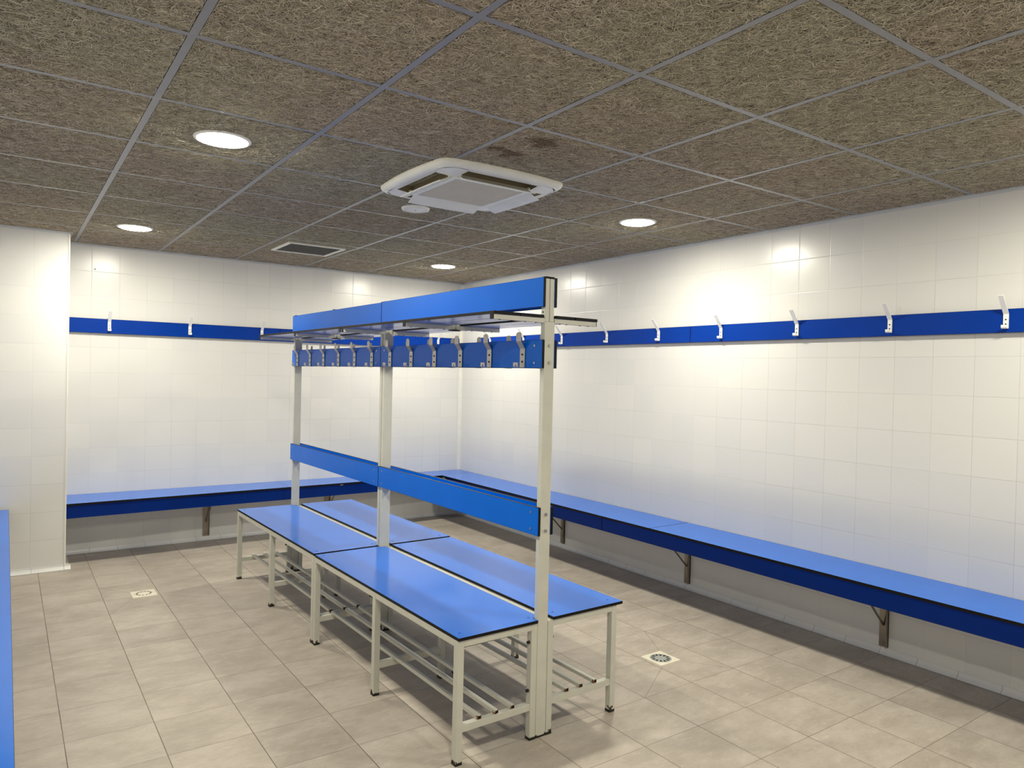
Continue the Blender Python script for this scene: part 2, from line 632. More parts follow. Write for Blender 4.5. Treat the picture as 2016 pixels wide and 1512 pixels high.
def tile_mesh(sx, sy, seed, nst):
    """one wood-wool board with thousands of thin flat fibres on its face (faces -z)"""
    rng = np.random.default_rng(seed)
    n = int(nst * sx * sy / (0.573 * 0.573))
    L = rng.uniform(0.018, 0.060, n)
    Wd = rng.uniform(0.0009, 0.0021, n)
    ang = rng.uniform(0, 2 * np.pi, n)
    curv = rng.normal(0, 9.0, n)
    cx = rng.uniform(-sx / 2, sx / 2, n); cy = rng.uniform(-sy / 2, sy / 2, n)
    z0 = -rng.uniform(0.0002, 0.0045, n)
    roll = rng.normal(0, 0.45, n)
    K = 4
    t = np.linspace(-0.5, 0.5, K)
    s = t[None, :] * L[:, None]
    th = ang[:, None] + curv[:, None] * s
    dx = np.cos(th); dy = np.sin(th)
    x = np.cumsum(dx * (L / (K - 1))[:, None], 1); y = np.cumsum(dy * (L / (K - 1))[:, None], 1)
    x = x - x.mean(1, keepdims=True) + cx[:, None]; y = y - y.mean(1, keepdims=True) + cy[:, None]
    x = np.clip(x, -sx / 2 + 0.001, sx / 2 - 0.001); y = np.clip(y, -sy / 2 + 0.001, sy / 2 - 0.001)
    z = z0[:, None] + 0.0012 * np.cos(t * np.pi * 2)[None, :] * rng.normal(0, 1, n)[:, None]
    z = np.minimum(z, -0.0001)
    wx = -dy * (Wd / 2)[:, None] * np.cos(roll)[:, None]
    wy = dx * (Wd / 2)[:, None] * np.cos(roll)[:, None]
    wz = (Wd / 2 * np.sin(roll))[:, None] * np.ones((1, K))
    a = np.stack([x + wx, y + wy, z + wz], -1); b = np.stack([x - wx, y - wy, z - wz], -1)
    v = np.stack([a, b], 2).reshape(n, K * 2, 3)
    base = np.arange(n)[:, None] * (K * 2)
    quads = []
    for i in range(K - 1):
        quads.append(np.stack([2 * i, 2 * i + 1, 2 * i + 3, 2 * i + 2]))
    q = (base[:, :, None] + np.array(quads)[None]).reshape(-1, 4)
    hx, hy = sx / 2, sy / 2
    bv = np.array([(X, Y, Z) for Z in (0, 0.025) for Y in (-hy, hy) for X in (-hx, hx)])
    bf = np.array([(0, 2, 3, 1), (4, 5, 7, 6), (0, 1, 5, 4), (2, 6, 7, 3), (0, 4, 6, 2), (1, 3, 7, 5)])
    V = np.concatenate([bv, v.reshape(-1, 3)]); F = np.concatenate([bf, q + 8])
    me = bpy.data.meshes.new('ceiling_tile')
    me.vertices.add(len(V)); me.vertices.foreach_set('co', V.ravel())
    me.loops.add(F.size); me.loops.foreach_set('vertex_index', F.ravel().astype(np.int32))
    me.polygons.add(len(F)); me.polygons.foreach_set('loop_start', (np.arange(len(F)) * 4).astype(np.int32))
    me.polygons.foreach_set('loop_total', np.full(len(F), 4, np.int32))
    mi = np.ones(len(F), np.int32); mi[:6] = 0
    me.materials.append(M_WW); me.materials.append(M_WS)
    me.polygons.foreach_set('material_index', mi)
    tone = np.concatenate([np.zeros(8), np.repeat(np.clip(rng.normal(0.45, 0.25, n), 0, 1) ** 1.2 + (rng.random(n) > 0.995) * 0.9, K * 2)])
    at = me.attributes.new('tone', 'FLOAT', 'POINT')
    at.data.foreach_set('value', tone.astype(np.float32))
    me.update(calc_edges=True)
    return me


GAP = 0.0138                     # half of a T-bar flange plus a dark sliver
xs = [XL + 0.004] + AX + [XR - 0.004]
ys = BY + [YB - 0.004]
cache = {}
ZT = 2.4405
for i in range(len(xs) - 1):
    for j in range(-1, len(ys) - 1):
        y0 = ys[j] if j >= 0 else YN
        y1 = ys[j + 1]
        x0, x1 = xs[i], xs[i + 1]
        if y1 < YN:
            continue
        gx0 = GAP if i > 0 else 0.0; gx1 = GAP if i < len(xs) - 2 else 0.0
        gy0 = GAP if j >= 0 else 0.0; gy1 = GAP if j < len(ys) - 2 else 0.0
        sx, sy = (x1 - gx1) - (x0 + gx0), (y1 - gy1) - (y0 + gy0)
        if sx < 0.02 or sy < 0.02:
            continue
        full = sx > 0.56 and sy > 0.56
        dens = 15000 if y1 > -1.4 else 2500
        if full:
            key = (round(sx, 2), random.randrange(4), dens)
        else:
            key = (round(sx, 3), round(sy, 3), dens)
        if key not in cache:
            cache[key] = tile_mesh(sx, sy, len(cache) + 11, dens)
        o = bpy.data.objects.new('ceiling_tile', cache[key])
        C.objects.link(o)
        o.parent = ceil
        o.location = ((x0 + gx0 + x1 - gx1) / 2, (y0 + gy0 + y1 - gy1) / 2, ZT)
        if full:
            o.rotation_euler = (0, 0, random.choice((0, math.pi)))

grid = MB()
for x in AX:
    grid.box(x - 0.012, x + 0.012, YN, YB, 2.4368, 2.4392)
    grid.box(x - 0.0008, x + 0.0008, YN, YB, 2.4392, 2.475)
for y in BY:
    if y < YN: continue
    e = [XL] + AX + [XR]
    for a, b in zip(e[:-1], e[1:]):
        xa = a + 0.012 if a != XL else a; xb = b - 0.012 if b != XR else b
        yy = y + 0.0
        grid.box(xa, xb, yy - 0.012, yy + 0.012, 2.4372, 2.4394)
        grid.box(xa, xb, yy - 0.0008, yy + 0.0008, 2.4394, 2.470)
structure(grid.build('trim_3', M_TBAR, fixn=False))
per = MB()
w = 0.020
for (a0, a1, b0, b1) in ((XR - w, XR, YN, YB), (XC, XR - w, YB - w, YB), (XL, XC + w, YC - w, YC), (XC, XC + w, YC, YB - w),
                         (XL, XL + w, YN, YC - w), (XL + w, XR - w, YN, YN + w)):
    per.box(a0, a1, b0, b1, 2.4362, 2.4384)
for (a0, a1, b0, b1) in ((XR - .0015, XR, YN, YB), (XC, XR - .0015, YB - .0015, YB), (XL, XC + .0015, YC - .0015, YC),
                         (XC, XC + .0015, YC, YB), (XL, XL + .0015, YN, YC), (XL, XR, YN, YN + .0015)):
    per.box(a0, a1, b0, b1, 2.422, 2.4362)
structure(per.build('trim_4', M_TRIM, fixn=False))

# ------------------------------------------------------------------ ceiling lamps
def downlight(x, y, label):
    t = thing('ceiling_light', label, 'ceiling light', (x, y, 2.437), 0, 'round recessed ceiling lights')
    MB().lathe([(0.0935, 0.0), (0.0945, -0.004), (0.103, -0.0065), (0.112, -0.003), (0.1145, 0.0), (0.1145, 0.002)]).build('ring', M_PLASTIC, t)
    MB().lathe([(0.0, -0.0120), (0.060, -0.0116), (0.086, -0.0092), (0.0925, -0.005), (0.0935, 0.0)]).build('diffuser', M_LAMP, t)
    return t


downlight(0.304, 0.93, 'lit round white ceiling light, nearest and largest, left of the air conditioner')
downlight(0.292, 3.32, 'lit round white ceiling light at the far left, above the wall projection corner')
downlight(2.735, 0.945, 'lit round white ceiling light right of the air conditioner, close to the right wall')
downlight(2.750, 3.37, 'lit round white ceiling light nearest the far corner, smallest in view')
downlight(0.30, -1.46, 'lit round white ceiling light behind the camera, left side')
downlight(2.735, -1.46, 'lit round white ceiling light behind the camera, right side')

# ------------------------------------------------------------------ air conditioner cassette
def rounded_rect(hx, hy, r, n=6, bulge=0.0):
    out = []
    for cx, cy, a0 in ((hx - r, hy - r, 0), (-hx + r, hy - r, 90), (-hx + r, -hy + r, 180), (hx - r, -hy + r, 270)):
        for i in range(n + 1):
            a = math.radians(a0 + 90 * i / n)
            x, y = cx + r * math.cos(a), cy + r * math.sin(a)
            out.append((x, y))
    res = []
    # slightly bowed sides
    for i, p in enumerate(out):
        q = out[(i + 1) % len(out)]
        res.append(p)
        d = math.hypot(q[0] - p[0], q[1] - p[1])
        if d > 0.15:
            for s in (0.2, 0.35, 0.5, 0.65, 0.8):
                x, y = p[0] + (q[0] - p[0]) * s, p[1] + (q[1] - p[1]) * s
                b = bulge * 4 * s * (1 - s)
                l = math.hypot((p[0] + q[0]) / 2, (p[1] + q[1]) / 2)
                x += (p[0] + q[0]) / 2 / l * b; y += (p[1] + q[1]) / 2 / l * b
                res.append((x, y))
    return res


ac = thing('air_conditioner', 'white square ceiling cassette air conditioner with open flaps', 'air conditioner', (1.490, 0.885, 2.437))
HX, HY = 0.355, 0.355
house = MB()
loops = []
for s, z in ((1.0, 0.0), (1.0, -0.008), (0.985, -0.020), (0.955, -0.028), (0.915, -0.0315)):
    loops.append([(p[0] * s, p[1] * s, z) for p in rounded_rect(HX, HY, 0.075, 6, 0.018)])
loops.append([(p[0], p[1], -0.0315) for p in rounded_rect(0.3265, 0.3265, 0.05, 6, 0.0)])
nl = len(loops[0])
v = [p for lp in loops for p in lp]
f = []
for a in range(len(loops) - 1):
    for i in range(nl):
        f.append((a * nl + i, a * nl + (i + 1) % nl, (a + 1) * nl + (i + 1) % nl, (a + 1) * nl + i))
house.add(v, f, 0, True)
# underside between the rim and the grille: corner pads and slot surrounds (slots stay open)
SI, SO, SL = 0.222, 0.308, 0.205      # slot inner edge, outer edge, half length
ZU = -0.0315
rim = 0.30
def quad(x0, x1, y0, y1, z=ZU, mi=0):
    house.add([(x0, y0, z), (x1, y0, z), (x1, y1, z), (x0, y1, z)], [(0, 1, 2, 3)], mi)
R0 = 0.326
for sx in (-1, 1):
    for sy in (-1, 1):
        # chamfered corner pad
        a = [(sx * SI, sy * SI), (sx * SI, sy * SL), (sx * SO, sy * SL * 0.97), (sx * R0, sy * SL), (sx * R0, sy * 0.275), (sx * 0.300, sy * 0.300),
             (sx * 0.275, sy * R0), (sx * SL, sy * R0), (sx * SL * 0.97, sy * SO), (sx * SL, sy * SI)]
        house.add([(p[0], p[1], ZU - (0.006 if i in (0, 1, 9) else 0.0)) for i, p in enumerate(a)], [tuple(range(len(a)))], 0)
for k_ in range(4):
    ca, sa = (1, 0, -1, 0)[k_], (0, 1, 0, -1)[k_]
    R_ = lambda x, y, z: (x * ca - y * sa, x * sa + y * ca, z)
    # outer lip of the slot
    house.add([R_(SO, -SL, ZU), R_(R0 + 0.0, -SL, ZU), R_(R0 + 0.0, SL, ZU), R_(SO, SL, ZU)], [(0, 1, 2, 3)], 0)
    # slot walls going up into the unit
    house.add([R_(SO, -SL, ZU), R_(SO, SL, ZU), R_(SO - 0.045, SL - 0.01, 0.045), R_(SO - 0.045, -SL + 0.01, 0.045)], [(0, 1, 2, 3)], 1)
    house.add([R_(SI, -SL, ZU), R_(SI, SL, ZU), R_(SI - 0.01, SL - 0.01, 0.045), R_(SI - 0.01, -SL + 0.01, 0.045)], [(0, 1, 2, 3)], 1)
    for e in (-1, 1):
        house.add([R_(SI, e * SL, ZU), R_(SO, e * SL, ZU), R_(SO - 0.045, e * (SL - 0.01), 0.045), R_(SI - 0.01, e * (SL - 0.01), 0.045)], [(0, 1, 2, 3)], 1)
    house.add([R_(SI - 0.02, -SL, 0.045), R_(SO, -SL, 0.045), R_(SO, SL, 0.045), R_(SI - 0.02, SL, 0.045)], [(0, 1, 2, 3)], 2)
    # a lengthwise guide vane inside the slot
    house.add([R_(SI + 0.014, -SL + .01, -0.004), R_(SI + 0.030, -SL + .01, 0.018), R_(SI + 0.030, SL - .01, 0.018), R_(SI + 0.014, SL - .01, -0.004)], [(0, 1, 2, 3)], 1)
house.build('housing', [M_PLASTIC, M_PLASTIC_I, M_DARKGAP], ac, fixn=False)
gr = MB()
gi = rounded_rect(0.222, 0.222, 0.018, 4)
go = rounded_rect(0.196, 0.196, 0.010, 4)
# frame ring of the intake
def ring(mb, o, i_, z0, z1, mi=0):
    n = len(o)
    v = [(p[0], p[1], z0) for p in o] + [(p[0], p[1], z1) for p in o] + [(p[0], p[1], z1) for p in i_] + [(p[0], p[1], z0 - 0.001) for p in i_]
    f = []
    for a in range(3):
        for j in range(n):
            f.append((a * n + j, a * n + (j + 1) % n, (a + 1) * n + (j + 1) % n, (a + 1) * n + j))
    mb.add(v, f, mi)
ring(gr, gi, go, -0.028, -0.042)
gr.build('intake_frame', M_PLASTIC, ac)
sl = MB()
NS = 34
for i in range(NS):
    y = -0.194 + 0.388 * (i + 0.5) / NS
    sl.box(-0.196, 0.196, y - 0.0039, y + 0.0039, -0.0405, -0.0375)
for x in (-0.13, -0.065, 0, 0.065, 0.13):
    sl.box(x - 0.001, x + 0.001, -0.194, 0.194, -0.034, -0.030)
sl.add([(-0.2, -0.2, -0.028), (0.2, -0.2, -0.028), (0.2, 0.2, -0.028), (-0.2, 0.2, -0.028)], [(0, 1, 2, 3)], 1)
sl.build('intake_grille', [M_GRILLE, M_FILTER], ac, fixn=False)
for k_ in range(4):
    rot = k_ * math.pi / 2
    fl = MB()
    dep = 0.070
    ang = math.radians(27)
    n = 6
    prof = []
    for i in range(n + 1):
        s = i / n
        prof.append((SI + 0.004 + dep * s * math.cos(ang), -0.034 - dep * s * math.sin(ang) - 0.006 * math.sin(math.pi * s)))
    v, f = [], []
    for j, yy in enumerate((-SL + 0.004, -SL * 0.5, 0, SL * 0.5, SL - 0.004)):
        bow = 0.004 * (1 - abs(yy) / SL)
        for (x, z) in prof:
            v.append((x + bow * (x - SI) / dep, yy, z)); v.append((x + bow * (x - SI) / dep, yy, z + 0.0035))
    q = 2 * (n + 1)
    for j in range(4):
        for i in range(n):
            a, b = j * q + 2 * i, (j + 1) * q + 2 * i
            f += [(a, a + 2, b + 2, b), (a + 1, b + 1, b + 3, a + 3)]
        f += [(j * q, (j + 1) * q, (j + 1) * q + 1, j * q + 1), (j * q + q - 2, j * q + q - 1, (j + 1) * q + q - 1, (j + 1) * q + q - 2)]
    for j in (0, 4):
        for i in range(n):
            a = j * q + 2 * i
            f.append((a, a + 1, a + 3, a + 2))
    fl.add(v, f, 0, False)
    # pivot knuckles
    for e in (-1, 1):
        fl.tube((SI + 0.012, e * (SL - 0.012), -0.030), (SI + 0.012, e * (SL - 0.002), -0.030), 0.008, 10)
    fl.build('flap', M_PLASTIC, ac, rot=rot)

# round exhaust valve and square vent in the ceiling
t = thing('air_valve', 'small round white air valve beside the air conditioner', 'air valve', (1.510, 1.516, 2.437))
MB().lathe([(0.060, -0.006), (0.068, -0.014), (0.078, -0.012), (0.082, -0.004), (0.083, 0.0)]).build('ring', M_PLASTIC, t)
MB().lathe([(0.0, -0.013), (0.052, -0.013), (0.062, -0.010), (0.064, 0.0)]).build('disc', M_PLASTIC, t)
MB().lathe([(0.0, -0.0155), (0.003, -0.015), (0.0035, -0.012)]).build('screw', M_DARKGAP, t)

t = thing('ceiling_vent', 'square grey filter vent with white frame in the ceiling', 'vent', (1.510, 3.330, 2.437))
fr = MB()
o_, i_ = 0.222, 0.200
for (a0, a1, b0, b1) in ((-o_, o_, -o_, -i_), (-o_, o_, i_, o_), (-o_, -i_, -i_, i_), (i_, o_, -i_, i_)):
    fr.box(a0, a1, b0, b1, -0.010, 0.004)
fr.build('frame', M_PLASTIC, t)
ms = MB().box(-i_, i_, -i_, i_, -0.002, 0.003)
for i in range(30):
    y = -i_ + 2 * i_ * (i + 0.5) / 30
    ms.box(-i_, i_, y - 0.0015, y + 0.0015, -0.005, -0.002)
ms.build('filter', M_FILTER, t, fixn=False)

# ------------------------------------------------------------------ floor drains
def drain(x, y, hs, grey, label):
    t = thing('floor_drain', label, 'drain', (x, y, 0.0), 0, 'floor drains')
    o4 = [(hs, -hs), (hs, hs), (-hs, hs), (-hs, -hs)]
    n = 48
    v = []
    rr = 0.057
    f = []
    out = []
    for i in range(n):
        a = 2 * math.pi * i / n
        c_, s_ = math.cos(a), math.sin(a)
        m_ = hs / max(abs(c_), abs(s_))
        out.append((c_ * m_, s_ * m_))
    for p in out: v.append((p[0], p[1], 0.0))
    for p in out: v.append((p[0] * 0.985, p[1] * 0.985, 0.0030))
    for i in range(n):
        a = 2 * math.pi * i / n
        v.append((rr * math.cos(a), rr * math.sin(a), 0.0030))
    for i in range(n):
        a = 2 * math.pi * i / n
        v.append((rr * math.cos(a), rr * math.sin(a), 0.0005))
    for k2 in range(3):
        for i in range(n):
            f.append((k2 * n + i, k2 * n + (i + 1) % n, (k2 + 1) * n + (i + 1) % n, (k2 + 1) * n + i))
    MB().add(v, f).build('frame', M_DRAIN, t)
    g_ = MB()
    mat_g = M_DRAIN_G if grey else M_DRAIN
    g_.lathe([(0.0, 0.0034), (0.0535, 0.0034), (0.0560, 0.0026), (0.0560, 0.0006)], seg=48)
    g_.build('grate', mat_g, t)
    sl_ = MB()
    for i in range(12):
        a0 = 2 * math.pi * (i + 0.5) / 12
        r0, r1 = (0.031, 0.048) if grey else (0.037, 0.046)
        w0, w1 = (0.0035, 0.0075) if grey else (0.0068, 0.0085)
        c_, s_ = math.cos(a0), math.sin(a0)
        pts_ = [(r0, -w0), (r1, -w1), (r1, w1), (r0, w0)]
        v = [(r * c_ - w_ * s_, r * s_ + w_ * c_, 0.0037) for r, w_ in pts_]
        v += [(a, b, 0.0030) for a, b, _ in v]
        sl_.add(v, [(0, 1, 2, 3), (0, 4, 5, 1), (1, 5, 6, 2), (2, 6, 7, 3), (3, 7, 4, 0)])
    sl_.build('slots', M_BLACK, t, fixn=False)


drain(2.4245, 0.381, 0.0735, True, 'square floor drain with grey grate, right of the centre bench')
drain(0.329, 2.944, 0.0715, False, 'square ivory floor drain, far left between benches and wall')

# ------------------------------------------------------------------ wall benches
ZS, TH = 0.467, 0.015


def bracket(parent, x, y, out, name='bracket'):
    """stainless wall bracket; out = unit vector into the room, origin at wall"""
    b = MB()
    b.box(-0.024, 0.024, 0.0, 0.010, 0.040, 0.454, bev=0.001)
    b.box(0.0225, 0.024, 0.0, 0.030, 0.040, 0.454)
    b.box(-0.014, 0.014, 0.010, 0.36, 0.446, 0.454)
    # diagonal strut and its short return
    def rod(p, q, r):
        b.tube(p, q, r, 8)
    rod((0.0, 0.014, 0.160), (0.0, 0.300, 0.446), 0.006)
    rod((0.0, 0.014, 0.160), (0.019, 0.014, 0.262), 0.0045)
    b.tube((0.0, 0.010, 0.062), (0.0, 0.013, 0.062), 0.006, 10)
    ox, oy = out
    # local x runs along the wall, local y points into the room
    b.xform(lambda u, v, z: (x + (oy * u if ox == 0 else -ox * 0 + u * 0) + ox * v, y + (u if ox != 0 else 0) * (-1 if ox < 0 else 1) + oy * v, z)
            if ox != 0 else (x - oy * u, y + oy * v, z))
    return b.build(name, M_STEEL_D, parent)


# right wall bench
rb = thing('wall_bench', 'long blue wall bench along the right wall on steel brackets', 'bench', (XR, 0, 0), 0, 'wall benches')
def off(b, dx, dy):
    b.xform(lambda x, y, z: (x - dx, y - dy, z)); return b
XF = 3.147
for (y0, y1) in ((YN + 0.005, -1.812), (-1.808, 1.176), (1.180, 4.040)):
    board('seat_board', XF - XR, -0.001, y0, y1, ZS - TH, ZS, M_BLUE_SEAT, rb, 2)
for (y0, y1) in ((YN + 0.005, -1.312), (-1.308, 1.676), (1.680, 3.985)):
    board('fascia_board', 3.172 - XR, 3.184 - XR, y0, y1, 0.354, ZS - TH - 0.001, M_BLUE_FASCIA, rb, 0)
for y in (-1.60, -0.222, 1.170, 2.562):
    o = bracket(rb, XR, y, (-1, 0)); o.data.transform(Matrix.Translation((-XR, 0, 0)))

# back wall bench (runs a little out of parallel with the wall)
bb = thing('wall_bench', 'blue wall bench along the back wall, left of the far corner', 'bench', (0, YB, 0), 0, 'wall benches')
def skew_board(name, pts, z0, z1, mat, parent, flat):
    mb = MB()
    v = [(x, y - YB, z) for z in (z0, z1) for x, y in pts]
    fcs = [(0, 3, 2, 1), (4, 5, 6, 7), (0, 1, 5, 4), (1, 2, 6, 5), (2, 3, 7, 6), (3, 0, 4, 7)]
    mi = [0, 0, 1, 1, 1, 1] if flat else [1, 1, 0, 1, 0, 1]
    mb.add(v, fcs, mi)
    return mb.build(name, [mat, M_BLACK], parent)
fy = lambda x: 3.887 + (x + 0.05) * (4.004 - 3.887) / 3.184
xm = 1.60
skew_board('seat_board', [(XC + 0.003, fy(XC)), (xm - 0.001, fy(xm)), (xm - 0.001, YB - 0.001), (XC + 0.003, YB - 0.001)], ZS - TH, ZS, M_BLUE_SEAT, bb, True)
skew_board('seat_board', [(xm + 0.001, fy(xm)), (3.146, fy(3.134)), (3.180, 4.0425), (XR - 0.001, 4.0425), (XR - 0.001, YB - 0.001), (xm + 0.001, YB - 0.001)][:1] +
           [(3.146, fy(3.146)), (3.146, YB - 0.001), (xm + 0.001, YB - 0.001)], ZS - TH, ZS, M_BLUE_SEAT, bb, True)
board('seat_board', 3.1461, XR - 0.001, 4.042 - YB, -0.001, ZS - TH, ZS, M_BLUE_SEAT, bb, 2)
fa = 0.030
for (a, b) in ((XC + 0.003, 1.563), (1.566, 3.170)):
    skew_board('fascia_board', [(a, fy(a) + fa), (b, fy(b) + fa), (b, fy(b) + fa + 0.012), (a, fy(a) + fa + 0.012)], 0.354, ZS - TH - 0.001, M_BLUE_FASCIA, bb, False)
for x in (1.003, 2.082):
    o = bracket(bb, x, YB, (0, -1)); o.data.transform(Matrix.Translation((0, -YB, 0)))

# left wall bench (its seat edge shows at the left border)
lb = thing('wall_bench', 'blue wall bench along the left wall, cut off by the left edge of view', 'bench', (XL, 0, 0), 0, 'wall benches')
for (y0, y1) in ((YN + 0.005, -0.502), (-0.498, YC - 0.022)):
    board('seat_board', 0.001, 0.394, y0, y1, ZS - TH, ZS, M_BLUE_SEAT, lb, 2)
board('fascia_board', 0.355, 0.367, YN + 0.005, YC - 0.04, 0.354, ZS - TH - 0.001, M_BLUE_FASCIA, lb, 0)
for y in (-1.0, 0.4, 1.8, 3.2):
    o = bracket(lb, XL, y, (1, 0)); o.data.transform(Matrix.Translation((-XL, 0, 0)))

# ------------------------------------------------------------------ wall hook rails
def white_hook(parent, px, py, out):
    """wall coat hook; local u along the rail, w into the room"""
    b = MB()
    path = [(0.032, 1.7745), (0.0315, 1.762), (0.026, 1.757), (0.004, 1.757), (0.0015, 1.762), (0.0015, 1.824),
            (0.004, 1.832), (0.070, 1.914)]
    b.strap([(a, z) for a, z in path], -0.0115, 0.0115, 0.0055)
    ox, oy = out
    f = (lambda u, w, z: (px + ox * (w - 0.0), py + u, z)) if ox else (lambda u, w, z: (px + u, py + oy * w, z))
    b.xform(f)
    o = b.build('coat_hook', M_HOOK, parent)
    bv = o.modifiers.new('bevel', 'BEVEL'); bv.width = 0.0022; bv.segments = 2; bv.limit_method = 'ANGLE'
    for z in (1.779, 1.801):
        q0, q1 = f(0, 0.006, z), f(0, 0.0088, z)
        MB().tube(q0, q1, 0.0036, 10).build('screw', M_DARKGAP, o)
    return o


rr_ = thing('hook_rail', 'blue hook rail with white hooks on the right wall', 'coat rack', (XR, 0, 1.796), 0, 'wall hook rails')
def relz(o, dx, dy, dz):
    o.data.transform(Matrix.Translation((dx, dy, dz)))
    for c in o.children: c.data.transform(Matrix.Translation((dx, dy, dz)))
for (y0, y1) in ((YN + 0.3, -1.74), (-1.738, 1.178), (1.181, 3.930)):
    board('rail_board', -0.027, -0.014, y0, y1, 1.739 - 1.796, 1.853 - 1.796, M_BLUE_WALL, rr_, 0)
y = 3.6
while y > YN + 0.4:
    MB().box(-0.014, 0.0, y - 0.02, y + 0.02, -0.03, 0.03).build('spacer', M_BLACK, rr_); y -= 0.7
for y in (3.73, 3.168, 2.605, 2.035, 1.477, 0.911, 0.343, -0.220, -0.776, -1.34):
    relz(white_hook(rr_, XR - 0.027, y, (-1, 0)), -XR, 0, -1.796)

br = thing('hook_rail', 'blue hook rail with white hooks on the back wall', 'coat rack', (0, YB, 1.796), 0, 'wall hook rails')
for (x0, x1) in ((XC + 0.003, 1.60), (1.603, 3.488)):
    board('rail_board', x0, x1, -0.027, -0.014, 1.739 - 1.796, 1.853 - 1.796, M_BLUE_WALL, br, 1)
for x in (0.2, 0.9, 1.6, 2.3, 3.0):
    MB().box(x - 0.02, x + 0.02, -0.014, 0.0, -0.03, 0.03).build('spacer', M_BLACK, br)
for x in (0.247, 0.843, 1.440, 2.037, 2.634, 3.231):
    relz(white_hook(br, x, YB - 0.027, (0, -1)), 0, -YB, -1.796)

# tiny screw plug left in a wall tile
tag(MB().lathe([(0.0, 0.004), (0.004, 0.003), (0.005, 0.0)], seg=16).xform(lambda x, y, z: (x, -z, y)).build('wall_plug', M_DARKGAP, loc=(0.144, YB, 2.243)),
    'tiny grey screw plug in a tile on the upper left of the back wall', 'wall plug')

# ------------------------------------------------------------------ double bench units in the middle
TH_U = math.atan(0.0168)
U0 = Vector((0.975, 0.058))
def upos(t, s):
    return (U0.x + t * math.cos(TH_U) - s * math.sin(TH_U), U0.y + t * math.sin(TH_U) + s * math.cos(TH_U), 0.0)


